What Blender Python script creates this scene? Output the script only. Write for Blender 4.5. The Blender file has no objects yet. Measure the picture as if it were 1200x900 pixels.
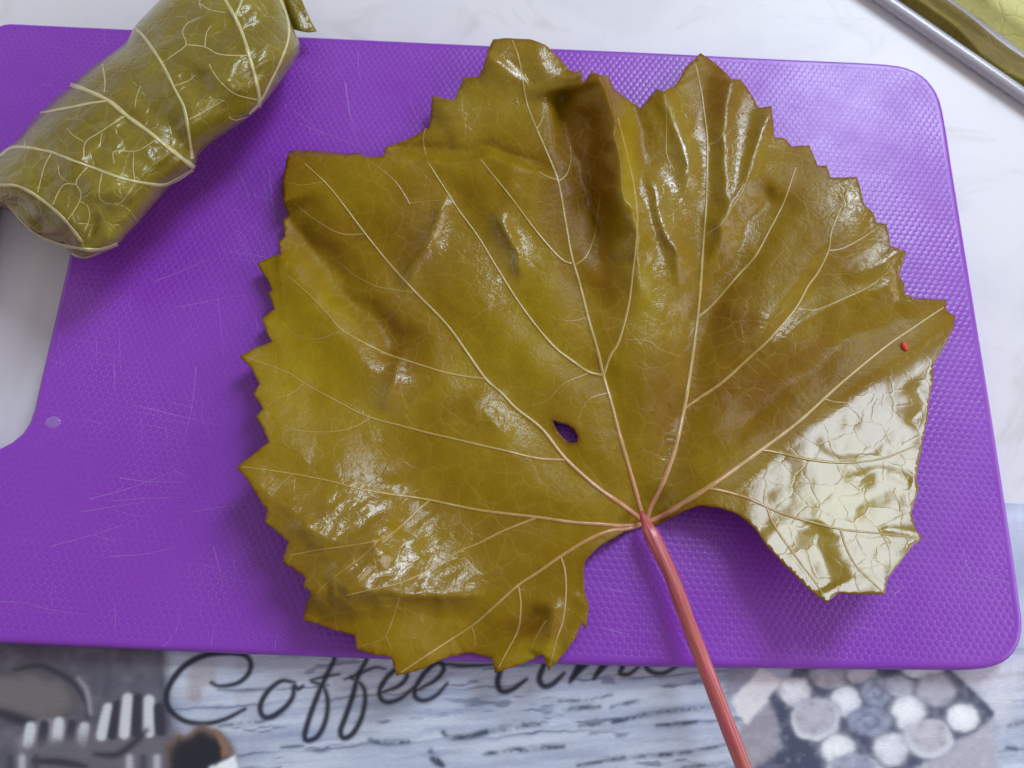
import bpy, math, random
import numpy as np
from mathutils import Vector, Matrix
from mathutils.geometry import delaunay_2d_cdt

random.seed(7)
rng = np.random.default_rng(7)
sc = bpy.context.scene
col = sc.collection

# ------------------------------------------------------------------ camera
FP = 1000.0                       # focal length in pixels of a 1200 px wide picture
DIST = 0.233
TOP = 0.0075                      # height of the board's upper face above the table
dY = np.array([107.0, -2798.0, FP]); dY /= np.linalg.norm(dY)
dX = np.array([1.0, 0.035, 0.026]); dX -= dY * dX.dot(dY); dX /= np.linalg.norm(dX)
dZ = -np.cross(dX, dY)            # image axes are x right, y down, z forward
if dZ[2] > 0: dZ = -dZ
RW = np.stack([dX, dY, dZ])       # rows: world axes in image axes; world = RW @ image_vec
CAMP = np.array([0, 0, TOP]) - RW @ np.array([0, 0, 1.0]) * DIST

cam = bpy.data.cameras.new('camera')
cam.sensor_width = 36; cam.lens = 36 * FP / 1200
cam.clip_start = 0.01; cam.clip_end = 20
cam.dof.use_dof = True; cam.dof.focus_distance = 0.229; cam.dof.aperture_fstop = 20
cam_o = bpy.data.objects.new('camera', cam); col.objects.link(cam_o)
M3 = np.stack([RW @ np.array([1, 0, 0]), RW @ np.array([0, -1, 0]), RW @ np.array([0, 0, -1])], axis=1)
cam_o.matrix_world = Matrix([list(M3[i]) + [CAMP[i]] for i in range(3)] + [[0, 0, 0, 1]])
sc.camera = cam_o

# ------------------------------------------------------------------ light
w = bpy.data.worlds.new('World'); sc.world = w; w.use_nodes = True
w.node_tree.nodes['Background'].inputs[0].default_value = (1.0, .95, .955, 1)
w.node_tree.nodes['Background'].inputs[1].default_value = 0.38

def window_or_added_light(name, d, dist, sx, sy, L, colr):
    l = bpy.data.lights.new(name, 'AREA'); l.shape = 'RECTANGLE'; l.size = sx; l.size_y = sy
    l.energy = L * math.pi * sx * sy; l.color = colr
    o = bpy.data.objects.new(name, l); col.objects.link(o)
    d = Vector(d).normalized(); o.location = d * dist
    o.rotation_euler = d.to_track_quat('Z', 'Y').to_euler()
    return o
window_or_added_light('window_or_added_light', (.55, .85, 1.0), 1.35, .36, .60, 17.0, (.72, .85, 1.0))
window_or_added_light('window_or_added_light', (1.0, -.05, .46), .85, .62, .45, 3.6, (.98, .985, 1.0))  # added low fill from the right, lightens that side
window_or_added_light('window_or_added_light', (.40, .66, 1.0), 1.3, .30, .30, 1.6, (.95, .975, 1.0))  # extra weak light added for a sheen on board and leaf
window_or_added_light('window_or_added_light', (-.95, .25, .42), 1.5, 1.0, .7, .8, (1.0, .97, .93))  # added low fill from the left for diffuse light

sc.view_settings.view_transform = 'Standard'; sc.view_settings.look = 'None'
sc.view_settings.exposure = 0; sc.view_settings.gamma = 1
sc.cycles.use_denoising = True

# ------------------------------------------------------------------ helpers
def at(px, py, z):
    """point(s) of the place seen at picture position px,py and lying at height z"""
    px, py, z = np.broadcast_arrays(np.asarray(px, float), np.asarray(py, float), np.asarray(z, float))
    v = np.stack([(px - 600) / FP, (py - 450) / FP, np.ones_like(px)], axis=-1) @ RW.T
    t = (z - CAMP[2]) / v[..., 2]
    return CAMP + v * t[..., None]

def to_px(P):
    q = (np.asarray(P) - CAMP) @ RW
    return 600 + FP * q[..., 0] / q[..., 2], 450 + FP * q[..., 1] / q[..., 2]

def tag(o, label=None, cat=None, group=None, kind=None):
    if label: o['label'] = label
    if cat: o['category'] = cat
    if group: o['group'] = group
    if kind: o['kind'] = kind
    return o

def empty(name, loc):
    o = bpy.data.objects.new(name, None); col.objects.link(o); o.location = loc
    o.empty_display_size = .01
    return o

def build(name, V, F, mat, parent=None, base=None, smooth=True, colors=None):
    """one mesh object from world coordinates; origin at base (or at its parent)"""
    V = np.asarray(V, float)
    if parent is not None: org = np.array(parent.location)
    elif base is not None: org = np.array(base, float)
    else: org = np.array([V[:, 0].mean(), V[:, 1].mean(), V[:, 2].min()])
    me = bpy.data.meshes.new(name)
    me.from_pydata((V - org).tolist(), [], [tuple(int(i) for i in f) for f in F])
    if colors is not None:
        a = me.color_attributes.new('print', 'FLOAT_COLOR', 'POINT')
        a.data.foreach_set('color', np.concatenate([colors, np.ones((len(colors), 1))], axis=1).astype(np.float32).ravel())
    if smooth: me.polygons.foreach_set('use_smooth', [True] * len(me.polygons))
    me.materials.append(mat); me.update()
    o = bpy.data.objects.new(name, me); col.objects.link(o)
    if parent is not None: o.parent = parent
    else: o.location = org
    return o

def smooth_line(pts, step=4.0):
    P = np.asarray(pts, float)
    if len(P) < 3:
        n = max(2, int(np.linalg.norm(P[1] - P[0]) / step) + 1)
        return P[0] + (P[1] - P[0]) * np.linspace(0, 1, n)[:, None]
    E = np.vstack([2 * P[0] - P[1], P, 2 * P[-1] - P[-2]])
    out = []
    for i in range(1, len(E) - 2):
        n = max(1, int(np.linalg.norm(E[i + 1] - E[i]) / step))
        for k in range(n):
            t = k / n; a, b, c, d = E[i - 1], E[i], E[i + 1], E[i + 2]
            out.append(.5 * (2 * b + (c - a) * t + (2 * a - 5 * b + 4 * c - d) * t * t + (3 * b - 3 * c + d - a) * t ** 3))
    out.append(E[-2])
    return np.array(out)

def seg_dist(X, Y, poly, closed=False):
    """distance, side and run (0..1) of points to a polyline"""
    P = np.asarray(poly, float)
    if closed: P = np.vstack([P, P[:1]])
    best = np.full(X.shape, 1e18); side = np.zeros(X.shape); run = np.zeros(X.shape)
    L = np.concatenate([[0], np.cumsum(np.linalg.norm(np.diff(P, axis=0), axis=1))])
    for i in range(len(P) - 1):
        ax, ay = P[i]; bx, by = P[i + 1]; dx, dy = bx - ax, by - ay; l2 = dx * dx + dy * dy + 1e-12
        t = np.clip(((X - ax) * dx + (Y - ay) * dy) / l2, 0, 1)
        ex = X - ax - t * dx; ey = Y - ay - t * dy; d2 = ex * ex + ey * ey
        m = d2 < best
        best = np.where(m, d2, best)
        side = np.where(m, np.sign(dx * (Y - ay) - dy * (X - ax)), side)
        run = np.where(m, (L[i] + t * math.sqrt(l2)) / L[-1], run)
    return np.sqrt(best), side, run

def inside(X, Y, poly):
    P = np.asarray(poly, float); r = np.zeros(X.shape, bool); j = len(P) - 1
    for i in range(len(P)):
        xi, yi = P[i]; xj, yj = P[j]
        c = (yi > Y) != (yj > Y)
        r ^= c & (X < (xj - xi) * (Y - yi) / (yj - yi + 1e-12) + xi); j = i
    return r

def vnoise(X, Y, s, seed):
    """smooth value noise, cell size s, range about -1..1"""
    g = np.random.default_rng(seed).uniform(-1, 1, (128, 128))
    x = X / s + 500.3; y = Y / s + 500.7
    ix = np.floor(x).astype(int); iy = np.floor(y).astype(int); fx = x - ix; fy = y - iy
    fx = fx ** 3 * (fx * (6 * fx - 15) + 10); fy = fy ** 3 * (fy * (6 * fy - 15) + 10)
    A = g[ix % 128, iy % 128]; B = g[(ix + 1) % 128, iy % 128]
    C = g[ix % 128, (iy + 1) % 128]; D = g[(ix + 1) % 128, (iy + 1) % 128]
    return (A * (1 - fx) + B * fx) * (1 - fy) + (C * (1 - fx) + D * fx) * fy

def tri_fill(outer, holes, step, jitter=.25, extra=None):
    """triangulate an outline (picture units) with evenly spread inner points"""
    loops = [np.asarray(outer, float)] + [np.asarray(h, float) for h in holes]
    pts = []; edges = []
    for Lp in loops:
        s = len(pts); pts += Lp.tolist(); n = len(Lp)
        edges += [(s + i, s + (i + 1) % n) for i in range(n)]
    if step:
        lo = loops[0].min(0); hi = loops[0].max(0)
        gx, gy = np.meshgrid(np.arange(lo[0], hi[0], step), np.arange(lo[1], hi[1], step * .87))
        gx[1::2] += step / 2
        gx = gx.ravel() + rng.uniform(-jitter, jitter, gx.size) * step; gy = gy.ravel() + rng.uniform(-jitter, jitter, gy.size) * step
        k = inside(gx, gy, loops[0])
        for h in loops[1:]: k &= ~inside(gx, gy, h)
        gx, gy = gx[k], gy[k]
        for Lp in loops:
            d, _, _ = seg_dist(gx, gy, Lp, True); k = d > step * .45; gx, gy = gx[k], gy[k]
        pts += np.stack([gx, gy], 1).tolist()
    r = delaunay_2d_cdt([Vector(p) for p in pts], edges, [], 0, 1e-5)
    V = np.array([tuple(v) for v in r[0]]); F = np.array([f for f in r[2]])
    c = V[F].mean(1)
    k = inside(c[:, 0], c[:, 1], loops[0])
    for h in loops[1:]: k &= ~inside(c[:, 0], c[:, 1], h)
    return V, F[k]

def up_faces(P, F):
    """turn a triangulated sheet (one winding throughout) so that it faces up"""
    F = np.asarray(F); n = np.cross(P[F[:, 1]] - P[F[:, 0]], P[F[:, 2]] - P[F[:, 0]])
    return F[:, ::-1].copy() if n[:, 2].sum() < 0 else F.copy()

def ribbon(poly, w0, w1, zf, prof=.55, step=4.0, wob=0.0):
    """a raised, tapering cord lying on a surface z = zf(px,py); widths in picture units"""
    C = smooth_line(poly, step); n = len(C)
    T = np.gradient(C, axis=0); T /= np.linalg.norm(T, axis=1)[:, None] + 1e-9
    N = np.stack([-T[:, 1], T[:, 0]], 1)
    wd = np.linspace(w0, w1, n) * (1 + wob * vnoise(C[:, 0], C[:, 1], 9, 3))
    V = []; offs = [-.5, -.34, -.12, .12, .34, .5]; hs = [-.12, .34, .5, .5, .34, -.12]
    for o, h in zip(offs, hs):
        q = C + N * (o * wd)[:, None]
        V.append(at(q[:, 0], q[:, 1], zf(q[:, 0], q[:, 1]) + h * wd * prof * .000233))
    V = np.stack(V, 1).reshape(-1, 3); F = []
    for i in range(n - 1):
        for j in range(5):
            a = i * 6 + j; F.append((a, a + 1, a + 7, a + 6))
    P = V[np.array(F[0])]
    if np.cross(P[1] - P[0], P[2] - P[0])[2] < 0: F = [f[::-1] for f in F]
    return V, F

def tube(P, R, seg=16, ridge=0.0, cap=True):
    P = np.asarray(P, float); n = len(P); V = []; F = []
    T = np.gradient(P, axis=0); T /= np.linalg.norm(T, axis=1)[:, None]
    U = np.cross(T, [0, 0, 1.0]); U /= np.linalg.norm(U, axis=1)[:, None]; W = np.cross(U, T)
    for i in range(n):
        for k in range(seg):
            a = 2 * math.pi * k / seg; r = R[i] * (1 + ridge * (math.cos(5 * a + .8) + .6 * math.cos(9 * a)))
            V.append(P[i] + (U[i] * math.cos(a) + W[i] * math.sin(a)) * r)
    for i in range(n - 1):
        for k in range(seg):
            a = i * seg + k; b = i * seg + (k + 1) % seg
            F.append((a, b, b + seg, a + seg))
    if cap:
        F.append(tuple(range(seg))[::-1]); F.append(tuple(range((n - 1) * seg, n * seg)))
    return np.array(V), F

# ------------------------------------------------------------------ materials
class Mat:
    def __init__(s, name):
        s.m = bpy.data.materials.new(name); s.m.use_nodes = True
        s.t = s.m.node_tree; s.b = s.t.nodes['Principled BSDF']
    def n(s, typ, **kw):
        x = s.t.nodes.new(typ)
        for k, v in kw.items():
            if k.startswith('i_'): x.inputs[k[2:].replace('_', ' ')].default_value = v
            else: setattr(x, k, v)
        return x
    def l(s, a, b): s.t.links.new(a, b)
    def coord(s): return s.n('ShaderNodeTexCoord').outputs['Object']
    def noise(s, vec, scale, detail=4, rough=.55, dist=0):
        x = s.n('ShaderNodeTexNoise'); x.inputs['Scale'].default_value = scale; x.inputs['Detail'].default_value = detail
        x.inputs['Roughness'].default_value = rough; x.inputs['Distortion'].default_value = dist
        if vec: s.l(vec, x.inputs['Vector'])
        return x.outputs['Fac']
    def ramp(s, fac, stops, interp='LINEAR'):
        x = s.n('ShaderNodeValToRGB'); e = x.color_ramp; e.interpolation = interp
        while len(e.elements) < len(stops): e.elements.new(.5)
        for el, (p, c) in zip(e.elements, stops):
            el.position = p; el.color = c if hasattr(c, '__len__') and len(c) == 4 else ((c[0], c[1], c[2], 1) if hasattr(c, '__len__') else (c, c, c, 1))
        s.l(fac, x.inputs[0]); return x.outputs[0]
    def mix(s, fac, a, b, mode='MIX'):
        x = s.n('ShaderNodeMix', data_type='RGBA', blend_type=mode)
        for sock, v in ((x.inputs[0], fac), (x.inputs[6], a), (x.inputs[7], b)):
            if isinstance(v, (int, float)): sock.default_value = v
            elif isinstance(v, tuple): sock.default_value = (*v, 1) if len(v) == 3 else v
            else: s.l(v, sock)
        return x.outputs[2]
    def math(s, op, a, b=None, c=None):
        x = s.n('ShaderNodeMath', operation=op)
        for i, v in enumerate((a, b, c)):
            if v is None: continue
            if isinstance(v, (int, float)): x.inputs[i].default_value = v
            else: s.l(v, x.inputs[i])
        return x.outputs[0]
    def bump(s, h, strength, dist, prev=None):
        x = s.n('ShaderNodeBump'); x.inputs['Strength'].default_value = strength; x.inputs['Distance'].default_value = dist
        s.l(h, x.inputs['Height'])
        if prev: s.l(prev, x.inputs['Normal'])
        return x.outputs[0]
    def mapping(s, vec, scale=(1, 1, 1), rot=(0, 0, 0)):
        if any(rot):                        # turn first, then stretch
            r = s.n('ShaderNodeMapping'); r.inputs['Rotation'].default_value = rot; s.l(vec, r.inputs['Vector']); vec = r.outputs[0]
        x = s.n('ShaderNodeMapping'); x.inputs['Scale'].default_value = scale
        s.l(vec, x.inputs['Vector']); return x.outputs[0]
    def sum_heights(s, *terms):             # (height, millimetres) pairs added up in mm
        t = None
        for h, mm in terms:
            v = s.math('MULTIPLY', h, mm); t = v if t is None else s.math('ADD', t, v)
        return t
    def set(s, **kw):
        for k, v in kw.items():
            i = s.b.inputs[k.replace('_', ' ')]
            if isinstance(v, (int, float)): i.default_value = v
            elif isinstance(v, tuple): i.default_value = (*v, 1) if len(v) == 3 else v
            else: s.l(v, i)
        return s

def warp(M, co, scale, amt):
    n = M.n('ShaderNodeTexNoise'); n.inputs['Scale'].default_value = scale; n.inputs['Detail'].default_value = 2
    M.l(co, n.inputs['Vector'])
    s1 = M.n('ShaderNodeVectorMath', operation='SUBTRACT'); M.l(n.outputs['Color'], s1.inputs[0]); s1.inputs[1].default_value = (.5, .5, .5)
    s2 = M.n('ShaderNodeVectorMath', operation='SCALE'); M.l(s1.outputs[0], s2.inputs[0]); s2.inputs['Scale'].default_value = amt
    s3 = M.n('ShaderNodeVectorMath', operation='ADD'); M.l(co, s3.inputs[0]); M.l(s2.outputs[0], s3.inputs[1])
    return s3.outputs[0]

def voro_edge(M, co, scale):
    v = M.n('ShaderNodeTexVoronoi', feature='DISTANCE_TO_EDGE'); v.inputs['Scale'].default_value = scale
    M.l(co, v.inputs['Vector']); return v.outputs['Distance']

# table: pale oilcloth with a faint marble print
M = Mat('table_white'); co = M.coord()
wv = warp(M, co, 9, .09)
c1 = M.ramp(M.noise(wv, 14, 6, .6), [(.30, (.60, .59, .64)), (.5, (.695, .68, .715)), (.72, (.70, .67, .68))])
c1 = M.mix(M.ramp(M.noise(wv, 34, 5, .65, 1.2), [(.55, 0.0), (.68, .55)]), c1, (.56, .53, .51))
M.set(Base_Color=c1, Roughness=.42, Specular_IOR_Level=.4, Normal=M.bump(M.noise(co, 900, 3), .06, .0004))
MAT_TABLE = M.m

# board: violet polypropylene, embossed with offset rows of small domes, scuffed
M = Mat('board_violet'); co = M.coord()
sep = M.n('ShaderNodeSeparateXYZ'); rot = M.mapping(co, (1, 1, 1), (0, 0, math.radians(2)))
M.l(rot, sep.inputs[0])
PX, PY = .00192, .00316
def lattice(ox, oy):
    fx = M.math('SUBTRACT', M.math('FRACT', M.math('ADD', M.math('DIVIDE', sep.outputs[0], PX), ox)), .5)
    fy = M.math('SUBTRACT', M.math('FRACT', M.math('ADD', M.math('DIVIDE', sep.outputs[1], PY), oy)), .5)
    fx = M.math('MULTIPLY', fx, PX * 1000); fy = M.math('MULTIPLY', fy, PY * 1000)
    return M.math('SQRT', M.math('ADD', M.math('MULTIPLY', fx, fx), M.math('MULTIPLY', fy, fy)))
dmin = M.math('MINIMUM', lattice(100.0, 100.0), lattice(100.5, 100.5))      # mm to the nearest dome centre
rim = M.n('ShaderNodeAttribute', attribute_name='rim').outputs['Fac']
dome = M.ramp(dmin, [(.10, 1.0), (.50, .80), (.90, .12), (1.02, 0.0)], 'EASE')
dome = M.mix(rim, dome, (.8, .8, .8))
line = M.ramp(dmin, [(.84, 0.0), (.96, .30), (1.06, 1.0)])
scuff = M.ramp(M.noise(co, 26, 5, .65), [(.36, 0.0), (.66, 1.0)])
def hairs(angle, sx, sy, lo, hi):
    m = M.mapping(co, (sx, sy, 1), (0, 0, angle))
    return M.ramp(M.noise(m, 1, 2, .5, .4), [(lo, 0.0), (hi, 1.0)])
hair = M.math('ADD', hairs(.2, 38, 2600, .69, .74), M.math('ADD', hairs(1.35, 45, 2300, .70, .75), hairs(-.7, 55, 2600, .71, .76)))
base = M.mix(M.noise(co, 40, 3), (.215, .030, .435), (.260, .046, .49))
wear = M.math('MULTIPLY', line, M.math("MULTIPLY", scuff, .52))
wear = M.mix(rim, wear, (0, 0, 0))
base = M.mix(wear, base, (.46, .27, .66))
base = M.mix(M.math('MULTIPLY', hair, M.math('MULTIPLY', scuff, .40)), base, (.55, .38, .74))
nb = M.bump(M.sum_heights((dome, .065), (hair, .012), (M.noise(co, 1500, 2), .02), (M.noise(co, 45, 3), .35)), 1.0, .001)
M.set(Base_Color=base, Roughness=M.ramp(M.noise(co, 60, 4), [(.3, .28), (.7, .42)]), Specular_IOR_Level=.55, Normal=nb)
MAT_BOARD = M.m

M = Mat('scratch_pale'); M.set(Base_Color=(.36, .17, .56), Roughness=.6); MAT_SCR = M.m

def leaf_mat(name, cols, cell, line_col, lineamt, coat, rough, microb, cellmm, spec=.42, attr=False):
    M = Mat(name); co = M.coord()
    a = M.ramp(M.noise(co, 26, 5, .6, .5), [(.30, cols[0]), (.50, cols[1]), (.70, cols[2])])
    if attr:                               # pigment patches, plus shade painted brown into hollows and light onto the pleat
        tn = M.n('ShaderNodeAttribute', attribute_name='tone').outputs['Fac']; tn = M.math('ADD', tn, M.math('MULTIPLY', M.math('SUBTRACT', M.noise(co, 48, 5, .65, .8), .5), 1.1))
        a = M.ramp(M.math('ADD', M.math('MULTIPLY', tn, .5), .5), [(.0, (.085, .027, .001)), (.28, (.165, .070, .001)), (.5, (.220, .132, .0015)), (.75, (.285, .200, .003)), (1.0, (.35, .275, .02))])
    a = M.mix(M.ramp(M.noise(co, 260, 4, .65), [(.35, 0.0), (.75, .35)]), a, cols[3])
    a = M.mix(M.ramp(M.noise(co, 1300, 3, .6), [(.45, 0.0), (.8, .25)]), a, cols[0])
    wv = warp(M, co, 160, .004)
    e1 = voro_edge(M, wv, cell); e2 = voro_edge(M, wv, cell * 3.1)
    l1 = M.ramp(e1, [(.0, 1.0), (.03, .45), (.07, 0.0)], 'EASE'); l2 = M.ramp(e2, [(.0, 1.0), (.10, 0.0)])
    vary = M.ramp(M.noise(co, 60, 3), [(.35, .15), (.65, 1.0)])
    a = M.mix(M.math('MULTIPLY', l1, M.math('MULTIPLY', vary, lineamt)), a, line_col)
    a = M.mix(M.math('MULTIPLY', l2, lineamt * .22), a, line_col)
    cellh = M.ramp(e1, [(.0, 0.0), (.05, .75), (.12, .95), (.4, 1.0)], 'EASE')
    fine = M.sum_heights((M.noise(co, 1900, 3, .6), .045), (M.noise(co, 850, 3, .6), .080))
    if attr: fine = M.math('MULTIPLY', fine, M.math('SUBTRACT', 1.15, M.n('ShaderNodeAttribute', attribute_name='sleek').outputs['Fac']))
    cm = M.math('ADD', M.math('MULTIPLY', M.n('ShaderNodeAttribute', attribute_name='sleek').outputs['Fac'], -.010), cellmm)
    calm = M.math('SUBTRACT', 1.0, M.math('MULTIPLY', M.n('ShaderNodeAttribute', attribute_name='sleek').outputs['Fac'], .72))
    coarse = M.math('ADD', M.math('MULTIPLY', cellh, cm), M.math('MULTIPLY', calm, M.sum_heights((e2, .07), (M.noise(co, 420, 4, .6, .6), microb))))
    nb = M.bump(M.math('ADD', coarse, M.math('MULTIPLY', fine, .3)), 1.0, .001)
    M.set(Coat_Normal=M.bump(M.math('ADD', coarse, fine), 1.0, .001))
    M.set(Base_Color=a, Normal=nb, Roughness=M.ramp(M.noise(co, 70, 4), [(.3, rough), (.7, rough + .10)]),
          Specular_IOR_Level=spec, Coat_Weight=coat, Coat_Roughness=.12)
    if attr:                               # the brine film: whole on some stretches, broken or dry elsewhere
        wt = M.n('ShaderNodeAttribute', attribute_name='wet').outputs['Fac']
        br = M.ramp(M.noise(co, 620, 4, .75, .6), [(.36, .0), (.54, 1.0)])
        M.set(Coat_Weight=M.math('MULTIPLY', wt, M.math('MAXIMUM', br, M.n('ShaderNodeAttribute', attribute_name='sleek').outputs['Fac'])))
        M.set(Coat_Roughness=M.math('ADD', M.math('MULTIPLY', M.n('ShaderNodeAttribute', attribute_name='sleek').outputs['Fac'], .09), .105))
    M.b.inputs['Coat IOR'].default_value = 1.65 if attr else 1.5
    return M.m
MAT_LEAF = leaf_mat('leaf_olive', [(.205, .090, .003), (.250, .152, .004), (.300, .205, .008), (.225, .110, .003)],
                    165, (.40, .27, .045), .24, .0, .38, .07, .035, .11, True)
MAT_WRAP = leaf_mat('wrap_olive', [(.135, .095, .006), (.205, .158, .009), (.29, .240, .020), (.185, .105, .020)],
                    150, (.46, .41, .13), .22, .62, .26, .12, .10, .12)

def vein_mat(name, ca, cb, reach):
    M = Mat(name); co = M.coord()
    ln = M.n('ShaderNodeVectorMath', operation='LENGTH'); M.l(co, ln.inputs[0])
    c = M.ramp(M.math('DIVIDE', ln.outputs['Value'], reach), [(.0, cb), (.35, tuple((np.array(ca) * .55 + np.array(cb) * .45))), (1.0, ca)])
    c = M.mix(M.ramp(M.noise(co, 600, 3), [(.4, 0.0), (.8, .5)]), c, tuple(np.array(ca) * .6))
    M.set(Base_Color=c, Roughness=.32, Coat_Weight=.4, Coat_Roughness=.15, Normal=M.bump(M.noise(co, 1800, 2), .2, .0002))
    return M.m
MAT_VEIN = vein_mat('vein_tan', (.40, .275, .060), (.58, .23, .14), .05)
MAT_FINE = vein_mat('vein_fine', (.33, .22, .035), (.40, .22, .07), .05)
MAT_RVEIN = vein_mat('vein_cream', (.50, .44, .19), (.54, .47, .21), 10)
M = Mat('petiole_red'); co = M.coord()
st = M.noise(M.mapping(co, (1500, 50, 400), (0, 0, math.radians(-22))), 1, 4)
c = M.ramp(st, [(.3, (.36, .045, .055)), (.55, (.50, .095, .110)), (.75, (.66, .24, .24))])
c = M.mix(M.ramp(M.noise(co, 90, 4), [(.45, 0.0), (.75, .45)]), c, (.40, .12, .05))
M.set(Base_Color=c, Roughness=.38, Coat_Weight=.35, Coat_Roughness=.2, Normal=M.bump(st, .35, .0005)); MAT_PET = M.m

M = Mat('print_cloth'); co = M.coord()
vc = M.n('ShaderNodeVertexColor', layer_name='print').outputs['Color']
fib = M.noise(M.mapping(co, (700, 2400, 1)), 1, 3)
M.set(Base_Color=M.mix(.35, vc, M.ramp(fib, [(.3, .75), (.7, 1.15)]), 'MULTIPLY'), Roughness=.5, Normal=M.bump(fib, .2, .0003)); MAT_PRINT = M.m

# ------------------------------------------------------------------ table
s = .9
tb = build('table', [(-s, -s, 0), (s, -s, 0), (s, s, 0), (-s, s, 0), (-s, -s, -.03), (s, -s, -.03), (s, s, -.03), (-s, s, -.03)],
           [(0, 1, 2, 3), (7, 6, 5, 4), (0, 4, 5, 1), (1, 5, 6, 2), (2, 6, 7, 3), (3, 7, 4, 0)], MAT_TABLE, base=(0, 0, 0), smooth=False)
tag(tb, 'pale table top with faint marble pattern', 'table', kind='structure')

# ------------------------------------------------------------------ placemat with its print
def lin(c):
    c = np.asarray(c, float) / 255.; return np.where(c <= .04045, c / 12.92, ((c + .055) / 1.055) ** 2.4)
ZM = .0016
x0, y1 = at(-90, 570, ZM)[0], at(1185, 590, ZM)[1]
x1, y0 = at(1330, 700, ZM)[0], at(600, 985, ZM)[1]
ysplit = at(600, 735, ZM)[1]
xs = np.arange(x0, x1, .00036); ys = np.concatenate([np.linspace(y0, ysplit, 175), np.linspace(ysplit, y1, 8)[1:]])
GX, GY = np.meshgrid(xs, ys); nx, ny = len(xs), len(ys)
PXg, PYg = to_px(np.stack([GX, GY, np.full_like(GX, ZM)], -1))

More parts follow.
